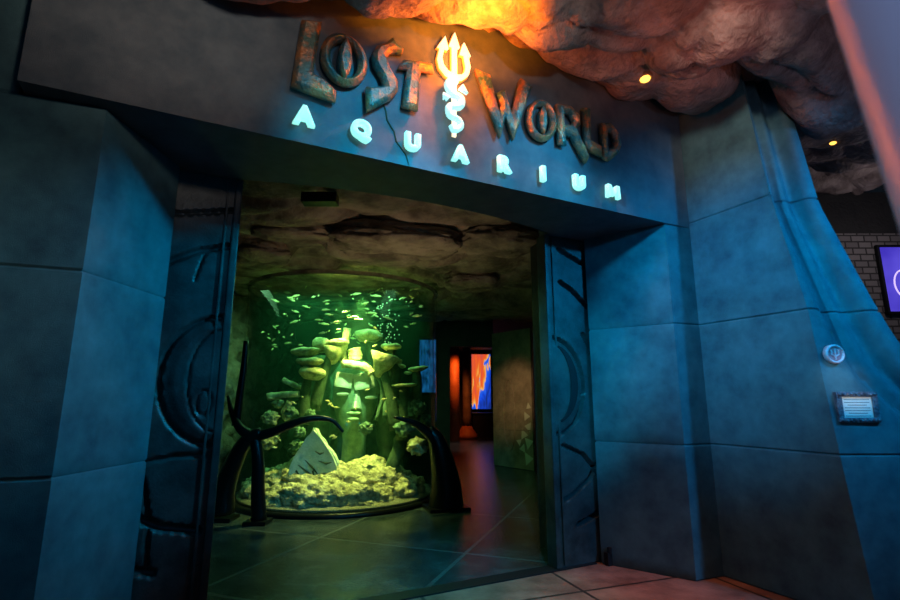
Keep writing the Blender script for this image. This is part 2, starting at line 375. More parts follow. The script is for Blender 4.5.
# interior walls
def wall(name, p, q, t, z0, z1, mt):
    p, q = Vector((*p, 0)), Vector((*q, 0)); d = (q-p).normalized(); nn = Vector((-d.y, d.x, 0))*t; b = MB()
    b.prism([(v.x, v.y) for v in (p, q, q+nn, p+nn)], z0, z1); return struct(b.build(name, mt, origin=p))
wall('wall_left', (-5.2, 14), (-5.2, 3.0), -.2, 0, 4.2, M['dark'])
b = bmesh.new(); G = {}
for i in range(70):
    for j in range(44):
        y = 6.9+i*.1; z = j*.1; G[i, j] = b.verts.new((-4.2+.35*noise.fractal(Vector((y*1.4, z*1.4, 2)), 1, 2, 6)+.1*noise.cell(Vector((y*5, z*5, 1))), y, z))
for i in range(69):
    for j in range(43): b.faces.new((G[i, j], G[i+1, j], G[i+1, j+1], G[i, j+1]))
bmesh.ops.recalc_face_normals(b, faces=b.faces); me = bpy.data.meshes.new('wall_left'); b.to_mesh(me); b.free()
o = struct(link_mesh(me, 'wall_left', M['inrock'], None, True, (-4.2, 10, 0))); md = o.modifiers.new('thick', 'SOLIDIFY'); md.thickness = .3; md.offset = -1
wall('wall_back', (-5.2, 13.6), (0, 13.6), .3, 0, 4.2, M['dark'])
wall('wall_back', (0, 13.3), (1.15, 13.3), .3, 3.0, 4.2, M['dark'])
wall('wall_right', (2.1, 11.9), (7, 9.0), .3, 0, 4.2, M['dark'])
wall('wall_left', (-.2, 24), (-.2, 13.9), -.2, 0, 4.2, M['dark'])
wall('wall_right', (3.2, 13), (3.2, 24), -.2, 0, 4.2, M['dark'])
wall('wall_back', (-.2, 24), (3.4, 24), .2, 0, 4.2, M['dark'])
m = MB().box((1.5, 19, 3.95), (3.6, 10.4, .15)); struct(m.build('ceiling', M['dark']))
# far right background of the hall
wall('wall_right', (4.6, 7.6), (11, 7.6), .3, 0, 4.2, M['block'])
m = MB().box((7.6, 7.75, 4.55), (6.5, .3, .7)); struct(m.build('wall_right', M['dark']))
wall('wall_right', (7.9, 7.6), (7.9, 1.5), -.2, 0, 4.9, M['dark'])

# ------------------------------------------------------------------ sliding door leaves with carved relief
def door(name, a0, a1, grooves, oval, free, label):
    root = thing(name, F((a0+a1)/2, -.88, 0.013), label, 'door'); root['kind'] = 'structure'
    st = .014; nx = int((a1-a0)/st); nz = int(3.35/st); b = bmesh.new(); G = {}
    for i in range(nx+1):
        for j in range(nz+1):
            a = a0+(a1-a0)*i/nx; z = .013+3.352*j/nz; h = 0
            for g, wd, dp in grooves:
                best = 9
                for (x0, y0), (x1, y1) in zip(g, g[1:]):
                    dx, dy = x1-x0, y1-y0; L = dx*dx+dy*dy; t = max(0, min(1, ((a-x0)*dx+(z-y0)*dy)/L)) if L else 0
                    best = min(best, math.hypot(a-x0-t*dx, z-y0-t*dy))
                if best < wd: h = min(h, -dp*(1-(best/wd)**2)**.5)
            ca, cz, ra, rz = oval; e = math.hypot((a-ca)/ra, (z-cz)/rz)
            if e < 1: h += .018*min(1, (1-e)*7)
            G[i, j] = b.verts.new(F(a, -.835+h, z))
    for i in range(nx):
        for j in range(nz): b.faces.new((G[i, j], G[i+1, j], G[i+1, j+1], G[i, j+1]))
    back = {(i, j): b.verts.new(F(a0+(a1-a0)*(i/nx), -.95, .013+3.352*(j/nz))) for i in (0, nx) for j in (0, nz)}
    b.faces.new((back[0, 0], back[0, nz], back[nx, nz], back[nx, 0]))
    b.faces.new([G[0, j] for j in range(nz+1)]+[back[0, nz], back[0, 0]]); b.faces.new([G[nx, j] for j in range(nz+1)]+[back[nx, nz], back[nx, 0]])
    b.faces.new([G[i, 0] for i in range(nx+1)]+[back[nx, 0], back[0, 0]]); b.faces.new([G[i, nz] for i in range(nx+1)]+[back[nx, nz], back[0, nz]])
    bmesh.ops.recalc_face_normals(b, faces=b.faces)
    me = bpy.data.meshes.new('leaf'); b.to_mesh(me); b.free()
    sharp(link_mesh(me, 'leaf', M['door'], root, True), 50)
    x = a1 if free > 0 else a0
    e = MB().box(F(x+free*.028, -.885, 1.69), (.054, .15, 3.35), FAX, .012); e.build('edge_strip', M['door'], root)
    e = MB().box(F(x-free*.05, -.826, 1.69), (.018, .022, 3.3), FAX, .006); e.build('edge_bead', M['door'], root)
    return root
FAX = Matrix((AX, -NX, Vector((0, 0, 1)))).transposed()
def arc(ca, cz, ra, rz, t0, t1, n=18): return [(ca+ra*math.cos(math.radians(t0+(t1-t0)*k/n)), cz+rz*math.sin(math.radians(t0+(t1-t0)*k/n))) for k in range(n+1)]
gl = [(arc(1.20, 1.75, .385, .475, 92, 268), .020, .03), (arc(1.21, 1.75, .21, .38, 95, 265), .010, .015), (arc(1.12, 1.58, .05, .09, 0, 360), .012, .015),
      ([(.70, 2.56), (.831, 2.65), (.992, 2.739), (1.2, 2.80)], .026, .04), ([(.60, .88), (.784, .804), (.926, .735), (1.15, .69)], .034, .05),
      ([(.6, 1.1), (.838, 1.187), (.968, 1.204), (1.15, 1.20)], .020, .025), ([(.74, 1.15), (.80, 1.0), (.845, .79), (.865, .45)], .020, .03), ([(.55, .50), (.753, .488), (.9, .446)], .03, .05),
      ([(.6, 3.0), (.85, 3.02), (1.2, 3.1)], .02, .03), ([(.98, 2.5), (1.03, 2.72)], .012, .02)]
door('door_1', .30, 1.205, gl, (1.22, 1.75, .36, .46), 1, 'dark carved sliding door leaf beside the left pier, half oval opening right')
K = 5.56
gr = [(arc(4.37, 1.75, .375, .49, 88, -88), .022, .07), 
      ([(4.50, 3.23), (4.62, 3.18), (4.84, 3.10), (5.0, 2.98)], .026, .085), ([(4.50, 2.86), (4.66, 2.78), (4.9, 2.58), (5.05, 2.4)], .026, .085),
      ([(4.42, .62), (4.543, .664), (4.761, .80), (4.93, 1.0), (5.1, 1.2)], .024, .08), ([(4.60, .38), (4.72, .41), (4.95, .50)], .026, .085),
      ([(4.45, 1.15), (4.7, 1.05), (4.85, .9), (4.95, .7)], .018, .06), ([(4.78, 2.3), (4.9, 2.1), (5.0, 2.0)], .026, .085)]
d2 = door('door_2', 4.35, 5.2, gr, (4.35, 1.75, .35, .47), -1, 'blue-lit carved sliding door leaf beside the right pier, half oval opening left')
relief_later = (d2, arc(4.36, 1.77, .30, .40, 78, -78)+arc(4.36, 1.77, .205, .385, -76, 76))
m = MB().box(F(4.86, -.72, .06), (.07, .06, .12), FAX, .01).tube([F(4.86, -.70, .11), F(4.86, -.70, .17)], .022, 8)
tag(m.build('door_stop', M['metalblk']), 'small black door stop on floor where right leaf meets the pier', 'door stop')

# ------------------------------------------------------------------ the sign
def to_mesh(cu, name):
    o = bpy.data.objects.new(name, cu); C.objects.link(o); dg = bpy.context.evaluated_depsgraph_get(); dg.update()
    me = bpy.data.meshes.new_from_object(o.evaluated_get(dg)); bpy.data.objects.remove(o); return me
def relief(name, polys, n0, depth, bev, mt, parent=None, a0z0=None):
    cu = bpy.data.curves.new(name, 'CURVE'); cu.dimensions = '2D'; cu.fill_mode = 'BOTH'; cu.extrude = depth/2; cu.bevel_depth = bev; cu.bevel_resolution = 0; cu.offset = -bev
    for p in polys:
        s = cu.splines.new('POLY'); s.points.add(len(p)-1); s.use_cyclic_u = True
        for k, (x, y) in enumerate(p): s.points[k].co = (x, y, 0, 1)
    me = to_mesh(cu, name); me.materials.clear()
    me.transform(Matrix.Translation(Vector((0, 0, n0+depth/2+bev)))); me.transform(FA.to_4x4()); me.transform(Matrix.Translation(O))
    return link_mesh(me, name, mt, parent)
relief('shade_inset', [relief_later[1]], -.825, .012, .003, M['metalblk'], relief_later[0])  # dark plate stands in for the shade of a deep lens-shaped cut
def ctr(poly): return (sum(p[0] for p in poly)/len(poly), sum(p[1] for p in poly)/len(poly))
GL = 'carved letters of the sign name'
def letter(polys, label, extra=None):
    c = ctr(polys[0]); root = thing('sign_letter', F(c[0], 0, min(p[1] for p in polys[0])), label, 'letter', GL)
    relief('letter_face', polys, .004, .035, .030, M['bronze'], root)
    for nm, ps, d in extra or []: relief(nm, ps, .004, d, .02, M['bronze'], root)
    return root
def ell(ca, cz, ra, rz, n=28, tilt=0): return [(ca+ra*math.cos(2*PI*k/n)+tilt*math.sin(2*PI*k/n), cz+rz*math.sin(2*PI*k/n)) for k in range(n)]
letter([[(1.511, 4.30), (1.655, 4.335), (1.615, 3.90), (1.70, 3.87), (1.785, 3.81), (1.785, 3.72), (1.47, 3.755)]], 'large bronze letter L with orange glint starting the word LOST')
letter([ell(1.835, 4.085, .178, .212), ell(1.835, 4.085, .105, .150)[::-1]], 'large round bronze letter O with bars inside, second in LOST',
       [('inlay', [[(1.835, 4.25), (1.875, 4.17), (1.885, 4.06), (1.87, 3.97), (1.835, 3.91), (1.80, 3.97), (1.785, 4.06), (1.795, 4.17)]], .075)])
letter([[(2.206, 4.405), (2.245, 4.36), (2.30, 4.335), (2.29, 4.285), (2.24, 4.285), (2.19, 4.26), (2.16, 4.215), (2.19, 4.13), (2.255, 4.04), (2.26, 3.95), (2.21, 3.87), (2.02, 3.71), (2.005, 3.91), (2.09, 3.935), (2.145, 3.965),
          (2.12, 4.03), (2.06, 4.11), (2.045, 4.2), (2.08, 4.285), (2.15, 4.335)]], 'bronze letter S with pointed hooks in the word LOST')
letter([[(2.254, 4.15), (2.30, 4.24), (2.55, 4.285), (2.565, 4.205), (2.45, 4.195), (2.43, 3.83), (2.30, 3.835), (2.335, 4.17)]], 'bronze letter T left of the glowing trident')
letter([[(2.955, 4.37), (3.10, 4.36), (3.185, 4.03), (3.20, 4.10), (3.155, 4.20), (3.245, 4.27), (3.315, 4.05), (3.42, 4.43), (3.545, 4.385), (3.325, 3.80), (3.255, 4.02), (3.19, 3.79)]], 'large bronze letter W right of the glowing trident')
letter([ell(3.64, 4.075, .165, .205, tilt=.02), ell(3.64, 4.075, .098, .145, tilt=.015)[::-1]], 'oval bronze letter O between W and R',
       [('inlay', [[(3.645, 4.21), (3.675, 4.14), (3.68, 4.04), (3.64, 3.93), (3.605, 4.02), (3.61, 4.13)]], .07)])
letter([[(3.81, 4.285), (3.97, 4.315), (4.085, 4.24), (4.09, 4.15), (4.03, 4.09), (4.175, 3.84), (4.13, 3.765), (3.975, 4.0), (3.90, 4.0), (3.905, 3.89), (3.82, 3.89)], [(3.90, 4.22), (3.90, 4.10), (3.98, 4.12), (4.01, 4.17), (3.96, 4.225)]], 'bronze letter R with long slanting leg in WORLD')
letter([[(4.13, 4.34), (4.225, 4.36), (4.21, 4.02), (4.335, 3.99), (4.335, 3.88), (4.13, 3.92)]], 'thin bronze letter L between R and D in WORLD')
letter([[(4.345, 4.235), (4.47, 4.27), (4.57, 4.18), (4.60, 4.06), (4.55, 3.96), (4.43, 3.86), (4.35, 3.875)], [(4.425, 4.16), (4.42, 3.98), (4.48, 4.01), (4.51, 4.08), (4.485, 4.16)]], 'bronze letter D with orange edge ending the word WORLD')

def glow_letter(ch, a, label):
    if ch == 'M':
        k = [(-.082, -.064), (-.074, .064), (-.036, .064), (0, .004), (.036, .064), (.074, .064), (.082, -.064), (.046, -.064), (.042, .012), (.012, -.044), (-.012, -.044), (-.042, .012), (-.046, -.064)]
        tag(relief('glow_letter', [[(a+x, 3.553+z) for x, z in k]], .02, .04, .006, M['lit_cyan']), label, 'letter', 'glowing letters of the lower sign line'); return
    cu = bpy.data.curves.new('glow_letter', 'FONT'); cu.body = ch; cu.size = .172; cu.extrude = .018; cu.bevel_depth = .012; cu.bevel_resolution = 2; cu.offset = .001; cu.align_x = 'CENTER'; cu.align_y = 'CENTER'
    me = to_mesh(cu, 'glow_letter'); me.materials.clear()
    me.transform(Matrix.Translation((a, 3.553, .05))); me.transform(FA.to_4x4()); me.transform(Matrix.Translation(O))
    o = link_mesh(me, 'glow_letter', M['lit_cyan']); tag(o, label, 'letter', 'glowing letters of the lower sign line')
for ch, a, lb in (('A', 1.573, 'small glowing cyan letter A under the large L'), ('Q', 1.985, 'small glowing cyan letter Q under the large S'), ('U', 2.395, 'small glowing cyan letter U below the letter T'),
                  ('A', 2.811, 'small glowing cyan letter A below the trident tail'), ('R', 3.225, 'small glowing cyan letter R below the W'), ('I', 3.637, 'small glowing cyan letter I below the second large O'),
                  ('U', 4.046, 'small glowing cyan letter U below the large R'), ('M', 4.462, 'small glowing cyan letter M at the right end of the line')):
    glow_letter(ch, a, lb)

b = MB()
b.tube([F(a, .001, z) for a, z in ((2.16, 3.86), (2.19, 3.79), (2.20, 3.72), (2.26, 3.64), (2.28, 3.56), (2.36, 3.47), (2.39, 3.385))], [.006, .007, .008, .007, .008, .006, .004], 6)
b.build('crack', M['groove'], bpy.data.objects['wall_front'])
vp = at(320, 202, 4.62); tag(MB().box(vp+Vector((0, 0, .03)), (.34, .14, .10), None, .005).build('ceiling_vent', M['metalblk']), 'small dark rectangular vent in the rock ceiling just inside the doorway', 'vent')
tr = thing('trident', F(2.76, 0, 3.70), 'glowing trident with a coiled sea serpent in middle of the sign', 'sign')
def mir(p): return [(2.757*2-x, y) for x, y in p][::-1]
def grow(p, d):
    c = 0; n = len(p); out = []; A = sum(p[i-1][0]*p[i][1]-p[i][0]*p[i-1][1] for i in range(n)); sg = 1 if A > 0 else -1
    for i in range(n):
        e1 = (Vector(p[i])-Vector(p[i-1])).normalized(); e2 = (Vector(p[(i+1) % n])-Vector(p[i])).normalized(); t = (e1+e2).normalized()
        out.append((p[i][0]+sg*t.y*d, p[i][1]-sg*t.x*d))
    return out
relief('prong', [[(2.739, 4.23), (2.739, 4.52), (2.712, 4.52), (2.757, 4.655), (2.803, 4.52), (2.776, 4.52), (2.776, 4.23)]], .034, .03, .006, M['lit_warm'], tr)
relief('glow_edge', [grow([(2.739, 4.23), (2.739, 4.52), (2.712, 4.52), (2.757, 4.655), (2.803, 4.52), (2.776, 4.52), (2.776, 4.23)], .006)], .008, .018, .002, M['glow_edge'], tr)  # added glowing backing imitates the orange bloom around the prongs
pl = [(2.738, 4.215), (2.68, 4.235), (2.625, 4.29), (2.606, 4.37), (2.628, 4.475), (2.604, 4.475), (2.668, 4.59), (2.698, 4.475), (2.662, 4.48), (2.642, 4.375), (2.655, 4.315), (2.69, 4.275), (2.738, 4.26)]
relief('prong', [pl], .03, .03, .008, M['lit_warm'], tr); relief('prong', [mir(pl)], .03, .03, .008, M['lit_warm'], tr)
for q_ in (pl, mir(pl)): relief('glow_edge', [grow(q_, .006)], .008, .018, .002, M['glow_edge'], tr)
relief('shaft', [[(2.737, 4.22), (2.78, 4.22), (2.775, 3.70), (2.742, 3.70)]], .03, .02, .006, M['lit_warm'], tr)
sp = spline([(2.73, 4.20), (2.69, 4.15), (2.70, 4.07), (2.79, 4.04), (2.83, 4.10), (2.84, 4.05), (2.80, 3.97), (2.71, 4.02), (2.68, 3.97), (2.73, 3.91), (2.81, 3.90), (2.80, 3.84), (2.71, 3.84), (2.72, 3.77), (2.80, 3.76), (2.81, 3.82), (2.77, 3.80)] and
            [Vector((x, y, 0)) for x, y in [(2.75, 4.19), (2.69, 4.13), (2.72, 4.06), (2.80, 4.03), (2.79, 3.96), (2.70, 3.93), (2.70, 3.86), (2.78, 3.83), (2.80, 3.78), (2.74, 3.73), (2.71, 3.77)]], 7)
m = MB(); m.tube([F(p.x, .085, p.y) for p in sp], [.040-.018*i/len(sp) for i in range(len(sp))], 10); m.build('serpent', M['lit_serpent'], tr, True)
m = MB(); m.tube([F(2.80, .085, 4.14), F(2.86, .09, 4.09)], [.035, .015], 8); m.build('serpent_head', M['lit_serpent'], tr, True)
m = MB(); m.tube([F(2.69, .08, 4.0), F(2.65, .08, 4.03), F(2.645, .08, 3.98)], [.03, .02, .006], 8); m.build('serpent_fin', M['lit_serpent'], tr, True)
light('POINT', F(2.757, .26, 4.27), 34, (1, .15, .004), size=.05, name='trident_halo')
for a in (1.6, 2.4, 3.2, 4.0):
    light('POINT', F(a, .18, 3.50), .5, (0, .6, .9), size=.05, name='letter_glow')

# ------------------------------------------------------------------ plaque, medallion, lamps, screen, post
PY = 4.055
pq = thing('wall_plaque', (3.22, PY, 1.43), 'small framed plaque with pale text panel on blue right pier', 'plaque')
X0, X1, Z0, Z1 = 3.06, 3.385, 1.425, 1.665
m = MB()
for c, d in (((X0+.02, PY, (Z0+Z1)/2), (.045, .05, Z1-Z0)), ((X1-.02, PY, (Z0+Z1)/2), (.045, .05, Z1-Z0)), (((X0+X1)/2, PY, Z0+.02), (X1-X0, .05, .04)), (((X0+X1)/2, PY, Z1-.02), (X1-X0, .05, .04))): m.box(c, d, None, .01)
for i in range(9):
    for z in (Z0+.02, Z1-.02): m.blob((X0+.02+(X1-X0-.04)*i/8, PY-.026, z), (.014, .012, .014), 1, 0)
m.build('frame', M['frame'], pq)
MB().box(((X0+X1)/2, PY, (Z0+Z1)/2), (X1-X0-.06, .02, Z1-Z0-.05)).build('panel', M['plate'], pq)
m = MB()
for i in range(7): m.box(((X0+X1)/2, PY-.011, Z1-.062-.021*i), (.20-.05*(i % 3 == 2), .003, .006))
m.build('text', M['ink'], pq)
md_ = thing('medallion', (3.11, 4.06, 1.89), 'round pale medallion on the right pier above the plaque', 'medallion')
RY = Matrix.Rotation(PI/2, 3, 'X')
MB().lathe([(.078, -.02), (.078, .02), (.068, .03), (.058, .022), (.056, 0)], (3.117, 4.072, 1.965), 32, RY).build('rim', M['medal'], md_, True)
MB().lathe([(.057, -.01), (.057, .016)], (3.117, 4.072, 1.965), 32, RY).build('disc', M['medal_face'], md_)
m = MB(); c = Vector((3.117, 4.052, 1.965))
m.tube([c+Vector((0, 0, -.045)), c+Vector((0, 0, .045))], .006, 6).tube([c+Vector((-.03, 0, .035)), c+Vector((-.028, 0, -.005)), c+Vector((0, 0, -.02)), c+Vector((.028, 0, -.005)), c+Vector((.03, 0, .035))], .006, 6)
m.build('emblem', M['medal'], md_)

from mathutils.bvhtree import BVHTree
_cm = bpy.data.objects['ceiling']; _bv = BVHTree.FromPolygons([_cm.matrix_basis @ v.co for v in _cm.data.vertices], [tuple(f.vertices) for f in _cm.data.polygons])
def on_rock(u, v):
    d = (at(u, v, 5)-cam.location).normalized(); h = _bv.ray_cast(cam.location, d)[0]
    return h if h else at(u, v, 4.5)
def downlight(p, label, energy, tgt, sz=1):
    r = thing('ceiling_spotlight', p, label, 'light', 'recessed warm ceiling spots'); p = Vector(p)
    MB().lathe([(.07*sz, .02), (.07*sz, -.005), (.062*sz, -.012), (.054*sz, -.005), (.054*sz, .02)], p, 24, close=False).build('housing', M['housing'], r, True)
    MB().blob(p+Vector((0, 0, -.01)), (.05*sz, .05*sz, .03*sz), 2, 0).build('bulb', M['lamp'], r, True)
    light('SPOT', p+Vector((0, 0, -.06)), energy, (1, .55, .25), tgt, .04, 64, .6)
downlight(on_rock(645, 79)+Vector((0, 0, .012)), 'glowing warm ceiling spot in the rock right of the sign', 40, (1.9, 4.0, 0))
downlight(on_rock(833, 143)+Vector((0, 0, .012)), 'dim warm ceiling spot in the rock behind the right pier', 6, (4.4, 5.2, 0), .75)

def display_mat(name, kind):
    m = bpy.data.materials.new(name); m.use_nodes = True; nt = m.node_tree; nt.nodes.clear(); L = nt.links.new
    out = nt.nodes.new('ShaderNodeOutputMaterial'); em = nt.nodes.new('ShaderNodeEmission'); tc = nt.nodes.new('ShaderNodeTexCoord')
    r = nt.nodes.new('ShaderNodeValToRGB'); L(r.outputs[0], em.inputs[0]); L(em.outputs[0], out.inputs[0])
    n = nt.nodes.new('ShaderNodeTexNoise'); mp = nt.nodes.new('ShaderNodeMapping'); L(tc.outputs['Generated'], mp.inputs[0]); L(mp.outputs[0], n.inputs['Vector'])
    e = r.color_ramp.elements
    if kind == 'mural':
        mp.inputs['Scale'].default_value = (2.2, 1, 1.1); mp.inputs['Rotation'].default_value = (0, .5, 0); mp.inputs['Location'].default_value = (.3, 0, .2); n.inputs['Scale'].default_value = 1.9; n.inputs['Detail'].default_value = 3; n.inputs['Distortion'].default_value = .8
        sx = nt.nodes.new('ShaderNodeSeparateXYZ'); L(tc.outputs['Generated'], sx.inputs[0])
        ma = nt.nodes.new('ShaderNodeMath'); ma.operation = 'MULTIPLY_ADD'; L(sx.outputs['Z'], ma.inputs[0]); ma.inputs[1].default_value = .42; L(n.outputs['Fac'], ma.inputs[2])
        mb_ = nt.nodes.new('ShaderNodeMath'); mb_.operation = 'MULTIPLY_ADD'; L(sx.outputs['X'], mb_.inputs[0]); mb_.inputs[1].default_value = -.42; L(ma.outputs[0], mb_.inputs[2]); L(mb_.outputs[0], r.inputs[0])
        e[0].position = .18; e[0].color = (.01, .03, .22, 1); e[1].position = .85; e[1].color = (.65, .10, .08, 1)
        for p, c in ((.34, (.01, .07, .75)), (.46, (.02, .14, .9)), (.50, (1, .55, .10)), (.58, (.95, .16, .02)), (.70, (.9, .10, .03))):
            q = e.new(p); q.color = (*c, 1)
        em.inputs[1].default_value = .9
    elif kind == 'screen':
        n.inputs['Scale'].default_value = 1.5; L(n.outputs['Fac'], r.inputs[0]); e[0].position = .3; e[0].color = (.05, .03, .55, 1); e[1].position = .7; e[1].color = (.16, .12, .95, 1)
        em.inputs[1].default_value = .8
    else:
        n.inputs['Scale'].default_value = 6; L(n.outputs['Fac'], r.inputs[0]); e[0].position = .35; e[0].color = (.0, .03, .12, 1); e[1].position = .7; e[1].color = (.02, .25, .75, 1)
        em.inputs[1].default_value = .5
    return m
sx0 = at(884, 270, 7.5).x; sz0, sz1 = at(890, 312, 7.5).z, at(890, 246, 7.5).z
s_ = thing('display_screen', (sx0+.55, 7.55, sz0), 'purple lit screen on the grey block wall beyond the right pier', 'screen')
MB().box((sx0+.55, 7.56, (sz0+sz1)/2), (1.14, .06, sz1-sz0+.06), None, .01).build('frame', M['metalblk'], s_)
MB().box((sx0+.55, 7.525, (sz0+sz1)/2), (1.06, .012, sz1-sz0-.03)).build('lit_face', display_mat('purple_display', 'screen'), s_)
m = MB(); m.tube([Vector((sx0+.30+.16*math.cos(t*2*PI/24), 7.515, (sz0+sz1)/2-.08+.22*math.sin(t*2*PI/24))) for t in range(25)], .012, 6)
m.build('picture_ring', mat('ring_glow', (.8, .7, 1), emit=(.8, .6, 1), estr=.9), s_)

pt = MB(); top = Vector((.603, .60, 2.35)); bot = Vector((.92, .62, 0))
pt.tube([bot, bot.lerp(top, .5), top], [.075, .075, .075], 40); pt_o = tag(thing('steel_post', bot, 'out-of-focus grey steel post at the upper right edge', 'post'), None, None)
pt.build('tube', M['steel'], pt_o, True)
MB().lathe([(.15, 0), (.15, .012), (.08, .03)], bot, 32).build('base_flange', M['steel'], pt_o, True)

# ------------------------------------------------------------------ the tank
TC = Vector((-1.91, 8.99, 0)); TR = 1.67
tk = thing('aquarium_tank', TC, 'large cylindrical tank of lit green water beyond the doorway', 'aquarium')
MB().lathe([(TR, .05), (TR, 3.50), (TR-.04, 3.50), (TR-.04, .05)], TC, 96, close=False).build('glass_wall', M['acrylic'], tk, True)
MB().lathe([(TR+.06, 0), (TR+.06, .06), (TR-.06, .06), (TR-.06, 0)], TC, 96, close=False).build('base_ring', M['black'], tk, True)
MB().lathe([(TR+.01, 3.485), (TR+.01, 3.53), (TR-.05, 3.53), (TR-.05, 3.485)], TC, 96, close=False).build('top_ring', M['inrock'], tk)
MB().lathe([(TR-.05, .04), (TR-.05, 3.46)], TC, 96).build('water', M['water'], tk, True)
# lamps over the water, and one spot added for the stone face
light('AREA', TC+Vector((0, -.3, 3.38)), 60, (.30, 1, .42), TC, 2.2, name='tank_light')
light('SPOT', TC+Vector((.1, -1.0, 3.25)), 420, (.85, 1, .25), at(345, 375, 8.5), .08, 42, .9, name='tank_light')
light('SPOT', TC+Vector((.5, -1.1, 3.25)), 850, (.9, .88, .22), at(340, 490, 8.0), .08, 68, .9, name='tank_light')
light('SPOT', TC+Vector((.5, -1.35, 2.9)), 260, (.6, 1, .4), at(353, 392, 8.6), .05, 30, .9, name='tank_light')  # added inside the water to light the face from the front
light('SPOT', TC+Vector((-.3, .9, 3.2)), 60, (.15, 1, .35), TC+Vector((0, .6, .5)), .1, 95, .9, name='tank_light')

# gravel bed and coral rocks
b = MB(); b.lathe([(TR-.07, .062), (TR-.07, .10), (1.2, .20), (.7, .34), (.3, .40), (.01, .42)], TC, 64)
tag(b.build('gravel', M['gravel'], smooth=True), 'coarse pale gravel bed on the bottom of the tank', 'gravel', None, 'stuff')
k = 0
rocks = []
for ring, (rr, zz, cnt, sz) in enumerate(((1.30, .15, 11, .42), (.98, .30, 8, .46), (.60, .34, 6, .46))):
    for i in range(cnt):
        ang = -PI + PI*(i+.5*(ring % 2))/cnt + random.uniform(-.05, .05)
        s = sz*random.uniform(.85, 1.15); lim = TR-.09-s*.9; r_ = min(rr, lim+.12)
        p = TC+Vector((r_*math.cos(ang), r_*math.sin(ang), zz+random.uniform(-.03, .06)))
        k += 1
        b = MB().blob(p, (s*.95 if ring else s*.85, s*.75 if ring else s*.55, s*.52), 4, .36, 2.3, k, Matrix.Rotation(ang+PI/2, 3, 'Z'), 0)
        # keep the rock clear of the glass
        for v in b.bm.verts:
            q = v.co-TC; d = math.hypot(q.x, q.y)
            if d > TR-.075: v.co.x = TC.x+q.x*(TR-.075)/d; v.co.y = TC.y+q.y*(TR-.075)/d
            v.co.z = max(v.co.z, .07)
        o = b.build('coral_rock', M['coralrock'], smooth=True); rocks.append((o, ring, i, cnt))
for o, ring, i, cnt in rocks:
    tag(o, ('pitted pale coral rock in the front row against the tank glass', 'pitted pale coral rock in the middle row of the heap', 'pitted pale coral rock along the top of the heap')[ring], 'rock', ('front row of coral rocks', 'middle row of coral rocks', 'top row of coral rocks')[ring])

# carved pale stone
c = at(315, 456, 7.95)
st = thing('carved_stone', c-Vector((0, 0, .4)), 'pale green pointed stone with carved slashes standing on the rock heap', 'stone')
b = MB(); pf = [(-.36, -.46), (.38, -.46), (.39, -.14), (.30, .04), (.08, .24), (-.02, .46), (-.10, .26), (-.30, .02), (-.38, -.2)]
lo = [b.bm.verts.new(c+Vector((x, -.09, z))) for x, z in pf]; hi = [b.bm.verts.new(c+Vector((x*.9, .20, z*.9))) for x, z in pf]
b.bm.faces.new(lo); b.bm.faces.new(hi[::-1])
for i in range(len(pf)): b.bm.faces.new((lo[i], hi[i], hi[(i+1) % len(pf)], lo[(i+1) % len(pf)]))
bmesh.ops.bevel(b.bm, geom=list(b.bm.edges), offset=.03, segments=3, affect='EDGES')
b.build('body', M['paleruin'], st)
b = MB()
for q in ([(-.22, -.12), (-.08, -.22), (.04, -.30)], [(-.12, -.05), (.0, -.16), (.10, -.28)], [(.02, .08), (.10, .04), (.16, .06)], [(.08, -.06), (.2, -.1), (.28, -.08)], [(-.25, -.2), (-.15, -.32)], [(.0, -.2), (.06, -.38)]):
    b.tube([c+Vector((x, -.092, z)) for x, z in q], [.006]+[.018]*(len(q)-2)+[.006] if len(q) > 2 else [.016, .006], 6)
b.build('carving', M['groove'], st)

# ruined face
hc = at(353, 396, 8.75)
hd = thing('stone_face', Vector((hc.x, hc.y, .3)), 'sunken green stone head with pale brow and bright eye slits', 'statue')
b = MB(); b.lathe([(.22, .3), (.20, .9), (.22, 1.1), (.31, 1.30), (.385, 1.55), (.40, 1.8), (.385, 2.05), (.30, 2.25), (.02, 2.33)], (hc.x, hc.y+.25, 0), 40)
for v in b.bm.verts: v.co += .02*Vector((noise.noise(v.co*2), noise.noise(v.co*2+Vector((5, 0, 0))), 0))
b.build('head', M['facestone'], hd, True)
FY = 8.52
for (u, v), d, rz, ry in (((343.5, 380), (.29, .20, .25), .14, .3), ((364, 381), (.30, .20, .27), -.16, -.3)):
    MB().box(at(u, v, FY+.06), d, Matrix.Rotation(rz, 3, 'Y') @ Matrix.Rotation(ry, 3, 'Z'), .035).build('brow', M['paleruin'], hd)
for u, v in ((342.5, 394), (371, 397.5)):
    MB().blob(at(u, v, FY+.05), (.105, .06, .03), 3, .05).build('eye', M['paleruin'], hd, True)
b = MB(); n0 = at(355.5, 402, FY)
vv = [b.bm.verts.new(n0+Vector(q)) for q in ((-.03, .12, .24), (.03, .12, .24), (-.10, .12, -.12), (.10, .12, -.12), (0, -.08, -.10))]
for f_ in ((0, 2, 4), (0, 4, 1), (1, 4, 3), (2, 3, 4), (0, 1, 3, 2)): b.bm.faces.new([vv[i] for i in f_])
bmesh.ops.bevel(b.bm, geom=list(b.bm.edges), offset=.012, segments=2, affect='EDGES'); b.build('nose', M['paleruin'], hd)
q = at(353.5, 416, FY+.03)
for dz, w_ in ((.045, .25), (-.05, .21)):
    MB().blob(q+Vector((0, 0, dz)), (w_*.5, .07, .035), 3, .05).build('lip', M['facestone'], hd, True)

